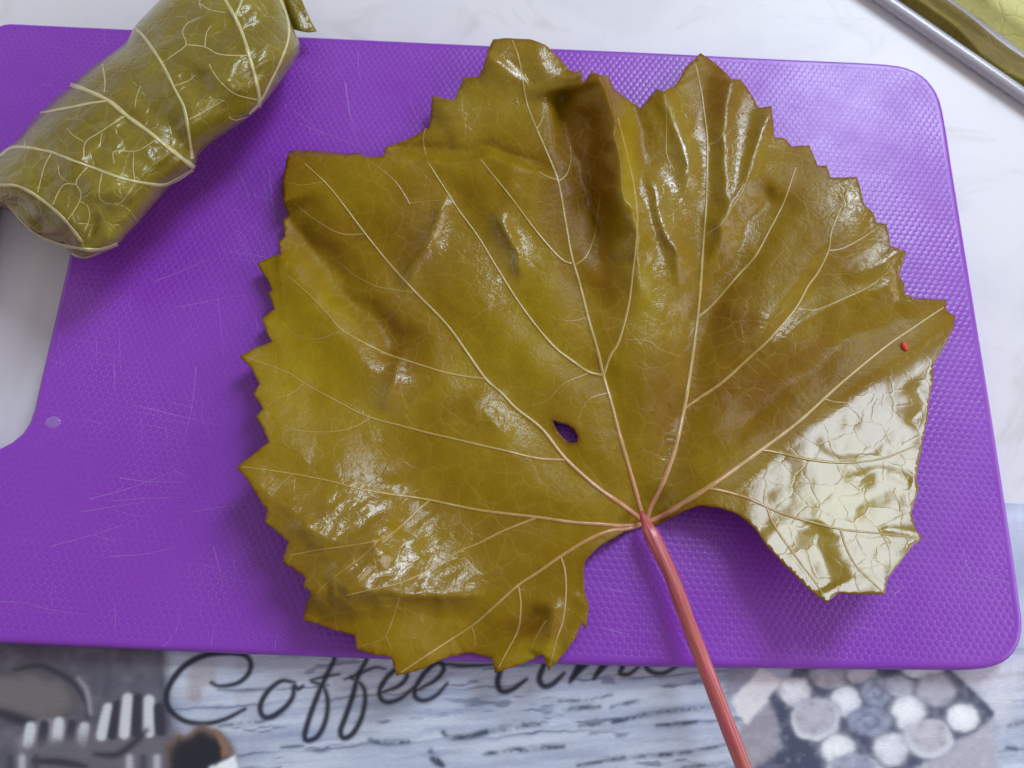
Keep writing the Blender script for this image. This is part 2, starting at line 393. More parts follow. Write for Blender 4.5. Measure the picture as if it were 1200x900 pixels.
def draw_print(X, Y):
    X0, Y0 = X, Y
    X, Y = X + 1.3 * vnoise(X, Y, 13, 101) + .6 * vnoise(X, Y, 5, 102), Y + 1.3 * vnoise(X, Y, 13, 103) + .6 * vnoise(X, Y, 5, 104)
    C = np.empty(X.shape + (3,)); C[:] = lin((186, 195, 214))
    def blend(mask, c):
        nonlocal C
        C = C * (1 - mask[..., None]) + lin(c) * mask[..., None]
    sm = lambda d, a: 1 / (1 + np.exp(np.clip(d / a, -40, 40)))
    Yr = Y + .07 * X                       # the printed boards run slightly uphill
    for s_, k_, sd in ((16, .30, 1), (7, .22, 2), (4, .16, 3)):
        n = vnoise(X / 11, Yr, s_, sd); blend(np.clip(n, 0, 1) * k_ * 1.5, (120, 134, 168)); blend(np.clip(-n, 0, 1) * k_, (228, 232, 240))
    n = vnoise(X / 9, Yr, 9, 11) + .5 * vnoise(X / 5, Yr, 3.5, 12); blend(np.clip((n - .70) * 1.8, 0, .6), (74, 84, 116))
    n = vnoise(X, Y, 26, 13); blend(np.clip(n, 0, 1) * .14, (165, 150, 150))
    for yy in (0, 1, 2):                    # seams between the printed boards
        d = np.abs(Yr - (846 + yy * 58) - 2 * vnoise(X, Y, 40, 20 + yy)); blend(sm(d - 1.0, .7) * np.clip(.45 + .6 * vnoise(X, Y, 60, 30 + yy), 0, .8), (66, 78, 110))
    def poly(p, c, a=1.2, k=1.0):
        d, _, _ = seg_dist(X, Y, p, True); d = np.where(inside(X, Y, p), -d, d); blend(sm(d, a) * k, c)
    wob = .09 * vnoise(X, Y, 15, 106)
    def ell(cx, cy, rx, ry, c, a=.10, rot=0, k=1.0):
        u = (X - cx) * math.cos(rot) + (Y - cy) * math.sin(rot); v = -(X - cx) * math.sin(rot) + (Y - cy) * math.cos(rot)
        blend(sm(np.sqrt((u / rx) ** 2 + (v / ry) ** 2) - 1 + wob, a) * k, c)
    def stroke(p, wd, c=(38, 44, 66), a=.8, k=1.0, ends=.45, worn=False):
        p = smooth_line(p, 2.5); d, _, r = seg_dist(X0, Y0, p); ww = wd * .5 * (ends + (1 - ends) * np.sin(np.clip(r, .02, .98) * math.pi) ** .5)
        blend(sm(d - ww, a) * k * (np.clip(.72 + .5 * vnoise(X / 1.5, Y, 9, 105) + .3 * vnoise(X, Y, 4, 107), .1, 1) if worn else 1), c)
    # --- dark still life at the left
    poly([(-90, 735), (188, 735), (196, 800), (205, 850), (215, 985), (-90, 985)], (92, 90, 104), 5)
    n = vnoise(X, Y, 22, 41) * .6 + vnoise(X, Y, 8, 42) * .5; left = sm(X - 192, 6)
    blend(np.clip(n, 0, 1) * .5 * left, (66, 62, 76)); blend(np.clip(-n, 0, 1) * .35 * left, (140, 132, 140))
    blend(sm(np.abs(X - 187 - .08 * (Y - 760)) - 4, 2) * .7, (52, 50, 66))
    ell(35, 812, 68, 36, (82, 78, 86), .06); ell(30, 818, 55, 26, (112, 106, 108), .10)
    stroke([(18, 785), (45, 780), (70, 790), (88, 802), (100, 822), (103, 840)], 7, (56, 52, 64)); stroke([(92, 795), (102, 810), (106, 836)], 4, (160, 154, 164), 1.4)
    stroke([(-10, 832), (20, 842), (48, 850)], 14, (44, 42, 56), 2)
    ell(62, 872, 40, 28, (140, 134, 140), .06)
    for i, xx in enumerate((33, 49, 66, 81, 96)): stroke([(xx, 872), (xx + 3, 846 + abs(i - 2) * 3)], 12, (206, 208, 214) if i % 2 == 0 else (52, 52, 68), .9, 1, .9)
    ell(66, 886, 42, 20, (104, 100, 108), .12); ell(150, 880, 62, 30, (106, 102, 110), .12)
    for i, xx in enumerate((119, 132, 146, 160, 175, 188)): stroke([(xx, 862 - i * 1), (xx + (4 - i) * 2, 826 - 6 * math.sin(i / 5 * 3.1) - (6 if 1 < i < 5 else 0) + 4)], 13, (208, 210, 216) if i % 2 == 0 else (50, 50, 66), .9, 1, .9)
    stroke([(112, 884), (138, 884), (160, 868), (172, 856)], 8, (50, 46, 60), 1.5); stroke([(40, 892), (70, 893), (100, 898)], 9, (46, 44, 58), 1.5)
    for i, xx in enumerate((12, 26, 42, 152, 168, 184)): stroke([(xx, 910), (xx, 888)], 8, (196, 196, 204) if i % 2 else (60, 58, 72), 1.2, .8, .9)
    blend(np.clip(vnoise(X, Y, 18, 43) + .1, 0, 1) * sm(np.hypot((X - 235) / 60, (Y - 800) / 45) - 1, .2) * .5, (150, 124, 118))
    # --- lettering
    ink = (24, 29, 50)
    stroke([(248, 800), (257, 804), (277, 801), (290, 791), (294, 778), (287, 768), (267, 765), (240, 768), (217, 780), (201, 799), (195, 817), (200, 833), (217, 845), (240, 848), (263, 843), (287, 831)], 7.5, ink)
    stroke([(256, 808), (283, 809), (312, 807)], 3, (70, 74, 96), 1.2, .8)
    stroke([(345, 800), (330, 798), (314, 810), (305, 827), (308, 839), (318, 840), (333, 830), (343, 817), (345, 803), (349, 808), (355, 804)], 7, ink)
    stroke([(398, 748), (392, 772), (382, 793), (373, 813), (363, 840), (357, 862), (361, 868), (373, 862), (382, 843), (384, 820), (378, 804), (366, 799)], 7, ink); stroke([(364, 797), (380, 793), (398, 790)], 4, ink)
    stroke([(437, 748), (430, 772), (420, 791), (413, 817), (405, 840), (399, 857), (403, 865), (413, 860), (423, 843), (428, 820), (425, 804), (412, 794)], 7, ink); stroke([(404, 796), (422, 789), (440, 782), (452, 784)], 4, ink)
    stroke([(448, 811), (467, 804), (477, 792), (471, 782), (457, 790), (446, 806), (446, 818), (455, 823), (470, 818), (484, 806)], 6.5, ink)
    stroke([(490, 808), (510, 797), (520, 784), (513, 776), (498, 788), (487, 806), (487, 817), (497, 821), (511, 815), (524, 801)], 6.5, ink)
    stroke([(518, 778), (545, 780), (578, 779)], 5, ink)
    stroke([(596, 752), (587, 783), (583, 800), (588, 810), (600, 808), (617, 796)], 7.5, ink)
    stroke([(643, 768), (636, 783), (632, 796), (637, 804), (647, 802), (661, 789)], 7.5, ink)
    stroke([(686, 762), (677, 783), (668, 799)], 8, ink); stroke([(670, 795), (690, 776), (703, 770), (706, 778), (696, 795)], 7, ink); stroke([(698, 792), (716, 774), (730, 768), (730, 780), (727, 789), (737, 790), (748, 782)], 6.5, ink)
    stroke([(757, 780), (775, 774), (786, 764), (776, 758), (762, 768), (757, 780), (765, 788), (780, 788), (800, 776)], 6.5, ink)
    # --- weathered strokes of the wood
    for p, wd in (([(519, 858), (526, 864), (550, 863), (573, 857), (600, 852), (640, 847)], 7), ([(680, 850), (713, 847), (753, 838), (787, 833), (833, 829)], 5),
                  ([(660, 832), (687, 829), (702, 828)], 6), ([(717, 829), (733, 825), (748, 821)], 4), ([(636, 823), (687, 820), (717, 814)], 3), ([(568, 883), (617, 878), (660, 875)], 6),
                  ([(677, 897), (733, 888), (793, 883), (850, 873)], 4.5), ([(770, 850), (800, 848), (816, 846)], 4), ([(504, 880), (508, 888), (519, 898)], 9), ([(433, 867), (455, 870), (478, 869)], 7),
                  ([(257, 851), (300, 846), (334, 838)], 4), ([(330, 876), (355, 874)], 3), ([(1182, 850), (1204, 845)], 6), ([(1168, 792), (1205, 789)], 5), ([(1180, 876), (1204, 880)], 4), ([(800, 900), (850, 894)], 4)):
        stroke(p, wd * 1.15, (34, 44, 76), 1.1, .95, .45, True)
    # --- the printed box of sweets
    poly([(1105, 770), (1215, 770), (1175, 850)], (222, 218, 226), 5, .7)
    poly([(1163, 838), (1178, 990), (985, 990), (1060, 905)], (178, 176, 190), 1.2)
    poly([(868, 850), (904, 822), (918, 878), (880, 905), (860, 880)], (158, 152, 164), 1.5)
    poly([(850, 790), (886, 780), (870, 810), (850, 822)], (150, 150, 166), 2)
    poly([(856, 822), (893, 782), (919, 800), (874, 849)], (232, 230, 234), 1.0)
    poly([(900, 818), (920, 800), (975, 905), (965, 985), (850, 985), (884, 900), (916, 876), (911, 851)], (62, 68, 96), 1.6)
    poly([(916, 808), (938, 770), (1098, 770), (1163, 834), (1162, 842), (1064, 905), (975, 905)], (66, 72, 100), 1.5)
    stroke([(1104, 784), (1130, 806), (1160, 836)], 9, (66, 72, 100), 1.0, 1, .9)
    T = [(972, 792, 23, 15, (176, 172, 184), 0), (1010, 787, 19, 14, (206, 204, 214), 0), (931, 811, 20, 17, (226, 226, 234), 0), (992, 823, 19, 18, (228, 230, 238), 0), (1028, 811, 18, 18, (150, 156, 180), 1),
         (1055, 804, 17, 13, (178, 180, 196), 0), (1080, 786, 24, 9, (230, 236, 240), 0), (1097, 809, 25, 20, (176, 174, 188), 0), (1064, 836, 22, 21, (236, 238, 244), 0), (1129, 842, 19, 18, (238, 238, 244), 0),
         (956, 840, 27, 23, (178, 175, 188), 2), (1020, 846, 26, 18, (140, 146, 172), 1), (981, 879, 21, 18, (234, 236, 242), 0), (1045, 879, 22, 21, (216, 216, 226), 0), (1089, 863, 27, 21, (184, 180, 190), 2), (1001, 897, 29, 15, (150, 152, 174), 2), (1030, 915, 20, 14, (214, 214, 224), 0)]
    for cx, cy, rx, ry, c, k in T:
        ell(cx + 1, cy + 2.5, rx * 1.05, ry * 1.05, (52, 58, 86), .07)
        if k == 2: ell(cx, cy + 3, rx * 1.08, ry * 1.05, (222, 226, 234), .05)
        ell(cx, cy, rx * .93, ry * .93, c, .10); ell(cx - rx * .2, cy - ry * .25, rx * .5, ry * .45, tuple(min(250, v + 16) for v in c), .3, k=.8)
        for q_ in range(9):                 # ruffled paper cups and ridges
            an = q_ / 9 * 6.283 + cx; ell(cx + rx * .72 * math.cos(an), cy + ry * .72 * math.sin(an), 3.2, 3.0, tuple(max(60, v - (30 if q_ % 2 else -14)) for v in c) if max(c) < 238 else tuple(v - (22 if q_ % 2 else 0) for v in c), .35, k=.55)
        if k == 1:
            stroke([(cx - rx * .6, cy), (cx - rx * .1, cy - ry * .45), (cx + rx * .4, cy), (cx, cy + ry * .4), (cx - rx * .25, cy + ry * .1)], 4, (88, 94, 124), 1.6, .75)
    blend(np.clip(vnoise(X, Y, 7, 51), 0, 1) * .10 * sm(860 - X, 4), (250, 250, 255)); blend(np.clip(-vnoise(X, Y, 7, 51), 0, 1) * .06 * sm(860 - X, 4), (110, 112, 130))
    # --- dark cup with a brown rim and a white corner
    ell(236, 888, 42, 36, (112, 90, 80), .05); ell(233, 892, 36, 31, (26, 28, 40), .06)
    poly([(250, 853), (258, 856), (272, 882), (262, 888)], (140, 108, 90), 1.0)
    poly([(246, 900), (276, 885), (279, 902), (270, 915), (240, 915)], (240, 246, 250), .9)
    return C
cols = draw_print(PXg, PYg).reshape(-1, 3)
V = np.stack([GX, GY, ZM + .00015 * vnoise(GX * 1000, GY * 1000, 14, 5)], -1).reshape(-1, 3); V[:, 2] = np.maximum(V[:, 2], .0013)
F = [(j * nx + i, j * nx + i + 1, (j + 1) * nx + i + 1, (j + 1) * nx + i) for j in range(ny - 1) for i in range(nx - 1)]
rimv = [i for i in range(nx)] + [j * nx + nx - 1 for j in range(1, ny)] + [(ny - 1) * nx + i for i in range(nx - 2, -1, -1)] + [j * nx for j in range(ny - 2, 0, -1)]
nb0 = len(V); low = V[rimv].copy(); low[:, 2] = .0002
V = np.vstack([V, low]); m = len(rimv)
F += [(rimv[k], nb0 + k, nb0 + (k + 1) % m, rimv[(k + 1) % m]) for k in range(m)]
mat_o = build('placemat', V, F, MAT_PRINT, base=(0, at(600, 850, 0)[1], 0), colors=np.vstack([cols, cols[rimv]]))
tag(mat_o, 'placemat printed with dark script lettering on whitewashed wood and a box of sweets', 'placemat')

# ------------------------------------------------------------------ cutting board
outer = [(12, 26), (24, 26.5), (44, 27.5), (80, 29.2), (150, 32.5), (300, 39), (450, 46), (600, 53), (760, 60), (900, 67), (1000, 71.5), (1040, 74), (1063, 78), (1081, 87), (1094, 100), (1103, 117), (1108, 140), (1112, 163), (1116, 190), (1126, 252), (1141, 345), (1161, 468), (1180, 590), (1191, 662), (1196, 700),
         (1200, 730), (1196, 755), (1184, 772), (1167, 781), (1145, 784.5), (1122, 784.8), (1085, 784.6), (1000, 784), (840, 782), (700, 779), (550, 775), (330, 767.5), (160, 760.5), (0, 753.5), (-70, 750.5), (-105, 749), (-128, 747.5), (-148, 743), (-162, 732), (-166, 715), (-163, 696), (-156, 668), (-140, 600), (-110, 470), (-75, 320), (-45, 180), (-31, 108), (-26, 82), (-22, 62), (-16, 44), (-4, 30)]
hole = [(97, 210), (89, 255), (80, 300), (58, 395), (43, 460), (38, 482), (33, 495), (25, 507), (13, 517), (0, 524), (-18, 529), (-40, 528), (-58, 520), (-66, 507), (-66, 490), (-61, 465), (-50, 415), (-30, 320), (-14, 243), (-8, 222), (3, 205), (20, 194), (55, 186), (78, 187), (92, 195)]
def closed_smooth(p, step):
    p = list(p); p = p[4:] + p[:4]      # begin on a straight stretch
    P = [p[-2], p[-1]] + list(p) + [p[0], p[1]]
    S = smooth_line(P, step); n = len(p)
    # keep the stretch that belongs to the loop
    def idx(q): return int(np.argmin(np.hypot(S[:, 0] - q[0], S[:, 1] - q[1])))
    d = np.hypot(S[:, 0] - p[0][0], S[:, 1] - p[0][1]); near = np.where(d < 1e-6)[0]
    return S[near[0]:near[-1]] if len(near) > 1 else S
def offset(loop, d):        # world polygon moved inwards by d (outer loop orientation decided by area)
    A = .5 * np.sum(loop[:, 0] * np.roll(loop[:, 1], -1) - np.roll(loop[:, 0], -1) * loop[:, 1])
    T = np.roll(loop, -1, 0) - np.roll(loop, 1, 0); T /= np.linalg.norm(T, axis=1)[:, None]
    N = np.stack([-T[:, 1], T[:, 0]], 1) * (1 if A > 0 else -1)
    return loop + N * d
THK = .0057; ZB = TOP - THK
PR = [(.0024, 0.0, 0.), (.0019, 0.0, 1.), (.0012, .00004, 1.), (.0006, -.00015, 1.), (.00015, -.0007, 1.), (0.0, -.0016, 1.), (0.0, -THK + .0012, 1.), (.0004, -THK + .0003, 1.), (.0012, -THK, 1.)]
lo_ = at(*np.array(closed_smooth(outer, 8)).T, TOP)[:, :2]; lh_ = at(*np.array(closed_smooth(hole, 8)).T, TOP)[:, :2]
V = []; F = []; RIM = []; tops = []; bots = []
for loop, sgn in ((lo_, 1), (lh_, -1)):
    n = len(loop); s0 = len(V)
    for (d, dz, r) in PR:
        q = offset(loop, d * sgn); V += [(x, y, TOP + dz) for x, y in q]; RIM += [r] * n
    for k in range(len(PR) - 1):
        for i in range(n):
            a = s0 + k * n + i; b = s0 + k * n + (i + 1) % n; F.append((a, b, b + n, a + n))
    tops.append(list(range(s0, s0 + n))); bots.append(list(range(s0 + (len(PR) - 1) * n, s0 + len(PR) * n)))
V = np.array(V)
for rings, up in ((tops, True), (bots, False)):
    ids = rings[0] + rings[1]; P2 = V[ids][:, :2] * 1000
    n0 = len(rings[0]); n1 = len(rings[1])
    ed = [(i, (i + 1) % n0) for i in range(n0)] + [(n0 + i, n0 + (i + 1) % n1) for i in range(n1)]
    r = delaunay_2d_cdt([Vector(p) for p in P2], ed, [], 0, 1e-6)
    orig = []; zl = TOP if up else ZB
    for vi, o in enumerate(r[3]):
        if len(o): orig.append(ids[o[0]])
        else:
            orig.append(len(V)); V = np.vstack([V, [[r[0][vi][0] / 1000, r[0][vi][1] / 1000, zl]]]); RIM.append(0. if up else 1.)
    for f in r[2]:
        c = np.mean([r[0][i] for i in f], axis=0); cx = np.array([c[0]]); cy = np.array([c[1]])
        if inside(cx, cy, P2[:n0])[0] and not inside(cx, cy, P2[n0:])[0]:
            g = [orig[i] for i in f]
            nz = np.cross(V[g[1]] - V[g[0]], V[g[2]] - V[g[0]])[2]
            F.append(tuple(g) if (nz > 0) == up else tuple(g[::-1]))
bd = empty('cutting_board', (float(lo_[:, 0].mean()), float(lo_[:, 1].mean()), ZB))
tag(bd, 'purple plastic cutting board with dimpled surface and handle hole under the leaf', 'cutting board')
pn = build('panel', V, F, MAT_BOARD, bd)
import bmesh
bm = bmesh.new(); bm.from_mesh(pn.data); bmesh.ops.recalc_face_normals(bm, faces=bm.faces); bm.to_mesh(pn.data); bm.free()
at_ = pn.data.attributes.new('rim', 'FLOAT', 'POINT'); at_.data.foreach_set('value', np.array(RIM, np.float32))
# knife scratches in the plastic
zf_s = lambda x, y: np.full(np.shape(x), TOP + .00003)
SCR = [((104, 585), (205, 552)), ((205, 552), (222, 560)), ((140, 560), (215, 565)), ((130, 587), (215, 583)), ((95, 600), (172, 588)), ((130, 652), (206, 641)), ((205, 742), (212, 712)), ((248, 757), (254, 730)), ((322, 762), (330, 738)),
       ((190, 758), (203, 742)), ((0, 705), (40, 708)), ((40, 710), (100, 720)), ((404, 95), (412, 150)), ((405, 98), (420, 172)), ((480, 115), (490, 140)), ((278, 200), (293, 240)), ((280, 275), (300, 310)), ((276, 270), (290, 282)),
       ((1112, 353), (1141, 356)), ((730, 640), (737, 665)), ((740, 660), (748, 690)), ((722, 640), (727, 655)), ((786, 610), (800, 640)), ((768, 655), (776, 676)), ((345, 130), (380, 160)), ((230, 430), (215, 520)), ((255, 350), (262, 420)),
       ((350, 145), (440, 180)), ((180, 330), (250, 300)), ((210, 360), (290, 345)), ((60, 640), (160, 610)), ((250, 640), (262, 690)), ((225, 600), (300, 590)), ((420, 60), (424, 95))]
VV = []; FF = []
for a, b in SCR:
    a = np.array(a, float); b = np.array(b, float); mid = (a + b) / 2 + rng.uniform(-3, 3, 2)
    v, f = ribbon([a, mid, b], rng.uniform(.5, .9), .25, zf_s, .15, 6)
    k = len(VV); VV += v.tolist(); FF += [tuple(i + k for i in q) for q in f]
tag(build('scratches', VV, FF, MAT_SCR, bd), kind='stuff')

# ------------------------------------------------------------------ the open vine leaf
LEAF = [(748, 618), (735, 622), (716, 632), (700, 642), (686, 657), (684, 670), (685, 692), (690, 710), (687, 737), (682, 730), (675, 747), (660, 767), (643, 786), (636, 767), (615, 777), (580, 789), (576, 771), (552, 765), (525, 770), (495, 784), (465, 792), (458, 770), (440, 768), (417, 761), (416, 745), (398, 740), (375, 733), (355, 726),
        (358, 712), (364, 693), (355, 687), (358, 678), (345, 667), (331, 658), (335, 645), (338, 635), (322, 621), (310, 611), (313, 598), (302, 582), (290, 563), (277, 547), (297, 532), (315, 518), (309, 503), (300, 488), (308, 479), (297, 461), (304, 450), (295, 431), (281, 418), (298, 408), (319, 400), (313, 391), (307, 373), (322, 362), (314, 343), (319, 340), (312, 326), (301, 309),
        (315, 302), (329, 297), (327, 283), (334, 277), (332, 257), (338, 253), (333, 238), (330, 223), (333, 203), (335, 190), (339, 177), (360, 176), (402, 180), (420, 179), (429, 184), (449, 183), (451, 173), (466, 167), (480, 162), (503, 149), (505, 130), (507, 112), (520, 115), (532, 117), (539, 102), (544, 90), (561, 90), (567, 75), (571, 60), (578, 46), (596, 44.5), (622, 46), (638, 52), (651, 63), (667, 81), (672, 85), (681, 82), (684, 97), (693, 83), (703, 88), (714, 89),
        (720, 104), (738, 118), (751, 127), (764, 111), (770, 104), (778, 107), (790, 101), (797, 92), (802, 81), (821, 62), (833, 70), (847, 82), (858, 93), (868, 93), (875, 102), (881, 112), (889, 126), (904, 124), (906, 142), (907, 161), (920, 162), (928, 172), (948, 170), (953, 181), (958, 194), (969, 194), (973, 208), (988, 208), (1004, 207), (1009, 223), (1013, 240), (1023, 249), (1027, 261), (1039, 263), (1042, 276), (1044, 289), (1062, 294),
        (1058, 309), (1054, 324), (1060, 333), (1060, 344), (1073, 350), (1109, 351), (1109, 364), (1120, 371), (1118, 384), (1106, 407), (1093, 429), (1094, 445), (1090, 461), (1087, 492), (1081, 520), (1076, 548), (1074, 564), (1077, 573), (1068, 600), (1073, 620), (1081, 631), (1071, 638), (1058, 655), (1044, 673), (1040, 678), (1037, 696), (1011, 696), (982, 695), (969, 706), (958, 698), (947, 689), (922, 664), (900, 641), (884, 618), (866, 603), (845, 595), (822, 592), (803, 598), (785, 607), (768, 616)]
LHOLE = [(648, 492), (655, 496), (665, 498), (672, 503), (677, 511), (676, 518), (668, 519), (661, 514), (655, 507), (650, 499)]
J = (757, 613)
V1 = [J, (730, 592), (700, 571), (664, 539), (635, 503), (605, 479), (587, 460), (569, 444), (547, 413), (523, 380), (487, 343), (457, 310), (427, 273), (397, 233), (380, 213), (357, 192)]
V3 = [J, (752, 600), (745, 575), (735, 540), (725, 505), (716, 470), (707, 440), (700, 410), (690, 375), (680, 335), (670, 300), (663, 260), (655, 215), (647, 193), (629, 151), (617, 120), (611, 84), (606, 62), (600, 47)]
V4 = [J, (763, 595), (775, 570), (790, 530), (800, 487), (806, 455), (812, 415), (816, 385), (820, 345), (823, 300), (826, 260), (828, 227), (829, 167), (825, 130), (822, 107), (815, 75)]
V5 = [J, (777, 604), (800, 590), (830, 571), (860, 550), (892, 527), (937, 493), (981, 453), (1034, 409), (1070, 384), (1106, 360)]
V8 = [J, (735, 616), (700, 614), (670, 612), (628, 606), (562, 598), (503, 586), (453, 578), (418, 572), (383, 563), (328, 553), (284, 547)]
V9 = [J, (738, 619), (715, 622), (690, 632), (657, 652), (630, 671), (607, 686), (580, 710), (552, 734), (512, 760), (470, 788)]
V4B = [(803, 478), (845, 449), (875, 422), (902, 397), (932, 362), (958, 320), (971, 293), (993, 222)]
V4C = [(818, 372), (835, 357), (865, 322), (885, 300), (912, 250), (933, 196)]
V2 = [(707, 440), (672, 424), (650, 407), (625, 378), (603, 347), (580, 310), (560, 277), (527, 230), (500, 188)]
VEINS = [(V1, 6.0, 1.6), (V3, 5.5, 1.8), (V4, 6.2, 1.6), (V5, 7.0, 2.0), (V8, 5.0, 1.4), (V9, 5.0, 1.6),
         ([(664, 539), (630, 537), (595, 529), (560, 521), (530, 514), (500, 507), (470, 499), (433, 489), (400, 473), (356, 449), (336, 436), (290, 419)], 3.8, 1.0),
         ([(569, 444), (545, 441), (520, 436), (500, 430), (475, 422), (450, 413), (403, 388), (383, 367), (360, 343), (337, 323)], 3.2, 1.0),
         ([(707, 440), (690, 436), (672, 424), (650, 407), (625, 378), (603, 347), (580, 310), (560, 277), (540, 250), (527, 230), (512, 207), (500, 188)], 4.0, 1.8),
         ([(499, 181), (496, 168), (497, 155), (499, 150)], 2.4, 1.2),
         ([(707, 440), (715, 417), (725, 400), (736, 360), (741, 322), (746, 275), (747, 250), (742, 211), (731, 164), (724, 138)], 3.6, 1.6),
         ([(672, 312), (687, 300), (697, 277), (700, 255), (703, 232)], 2.6, 1.0),
         ([(670, 309), (657, 303), (630, 273), (600, 233), (580, 208), (563, 187)], 3.2, 1.8),
         ([(654, 211), (640, 206), (622, 194), (605, 188)], 2.2, 1.0), ([(655, 212), (664, 205), (669, 188), (668, 165)], 2.0, 0.8), ([(629, 151), (636, 138), (637, 120)], 1.8, .8),
         ([(803, 478), (820, 466), (845, 449), (875, 422), (902, 397), (932, 362), (947, 335), (958, 320), (971, 293), (975, 269), (989, 235), (993, 222)], 4.0, 1.6),
         ([(818, 372), (835, 357), (865, 322), (885, 300), (903, 267), (912, 250), (920, 233), (933, 196)], 3.4, 1.6),
         ([(936, 362), (955, 363), (975, 356), (1000, 345), (1020, 335), (1042, 318)], 2.6, 1.0), ([(971, 294), (985, 292), (1000, 285), (1015, 276), (1030, 266)], 2.2, .9), ([(829, 170), (840, 166), (850, 152)], 1.8, .8),
         ([(828, 275), (845, 262), (860, 240), (872, 220), (880, 190), (888, 168)], 2.2, .9), ([(790, 200), (781, 180), (781, 150), (780, 120)], 2.0, .9),
         ([(828, 572), (850, 576), (880, 585), (905, 597), (940, 609), (985, 620), (1030, 625), (1076, 630)], 4.0, 1.6),
         ([(899, 595), (905, 611), (920, 635), (940, 662), (955, 682), (967, 701)], 3.2, 1.6), ([(985, 621), (993, 645), (1005, 665), (1020, 680), (1035, 694)], 3.0, 1.4), ([(1034, 627), (1042, 645), (1043, 668)], 2.0, 1.0),
         ([(892, 527), (915, 531), (945, 538), (980, 542), (1010, 541), (1035, 537), (1060, 528), (1080, 519)], 3.6, 1.8), ([(965, 467), (978, 471), (1000, 472)], 2.2, 1.2),
         ([(628, 607), (590, 622), (560, 637), (540, 645), (515, 660), (495, 672), (465, 684), (435, 691), (405, 698)], 3.2, 1.2),
         ([(503, 587), (490, 597), (475, 612), (458, 626), (440, 634), (400, 641), (370, 645), (340, 651)], 2.8, 1.0), ([(443, 634), (425, 652), (400, 670), (380, 686), (366, 704)], 2.4, 1.0), ([(342, 556), (330, 567), (316, 582)], 1.8, .8),
         ([(657, 652), (662, 670), (663, 695), (660, 725), (652, 750), (644, 780)], 3.0, 1.4), ([(607, 686), (610, 705), (609, 730), (605, 743), (593, 765), (584, 783)], 2.8, 1.3), ([(552, 734), (556, 745), (557, 757)], 2.0, 1.0),
         ([(640, 727), (630, 743), (620, 765)], 1.8, .8), ([(468, 700), (462, 720), (452, 745), (440, 752), (420, 758)], 1.8, .8), ([(452, 745), (460, 763)], 1.5, .8),
         ([(432, 489), (420, 498), (395, 505), (370, 506), (345, 503), (325, 493)], 2.0, .8), ([(427, 274), (408, 275), (392, 271), (370, 258), (345, 238)], 2.0, .8), ([(397, 388), (375, 397), (350, 394), (330, 378)], 1.7, .7),
         ([(487, 343), (465, 340), (440, 335), (415, 322), (395, 305)], 2.0, .8), ([(480, 239), (465, 215), (445, 197), (430, 187)], 2.0, .9), ([(478, 238), (500, 236), (527, 233)], 1.4, .7),
         ([(600, 350), (570, 362), (545, 380)], 1.3, .7), ([(690, 437), (660, 450), (640, 470), (610, 478)], 1.3, .7), ([(712, 460), (690, 468), (678, 490)], 1.3, .7), ([(690, 372), (668, 376), (650, 373)], 1.2, .6),
         ([(735, 398), (760, 400), (775, 410), (800, 418)], 1.3, .7), ([(356, 449), (340, 462), (325, 466)], 1.5, .7), ([(370, 258), (345, 240)], 1.4, .7), ([(377, 213), (355, 217), (338, 214)], 1.5, .8)]

def ridge(X, Y, poly, amp, wl, wr, t0=.12, t1=.12, pw=1.5):
    """a rise of amp mm along a line, wl / wr wide on its two sides, fading at its ends"""
    d, sd, r = seg_dist(X, Y, smooth_line(poly, 10)); wdt = np.where(sd > 0, wr, wl)
    e = np.clip(r / max(t0, 1e-3), 0, 1) * np.clip((1 - r) / max(t1, 1e-3), 0, 1); e = e * e * (3 - 2 * e)
    return amp * e * np.exp(-(d / wdt) ** pw)

def sstep(x, a, b):
    t = np.clip((x - a) / (b - a), 0, 1); return t * t * (3 - 2 * t)

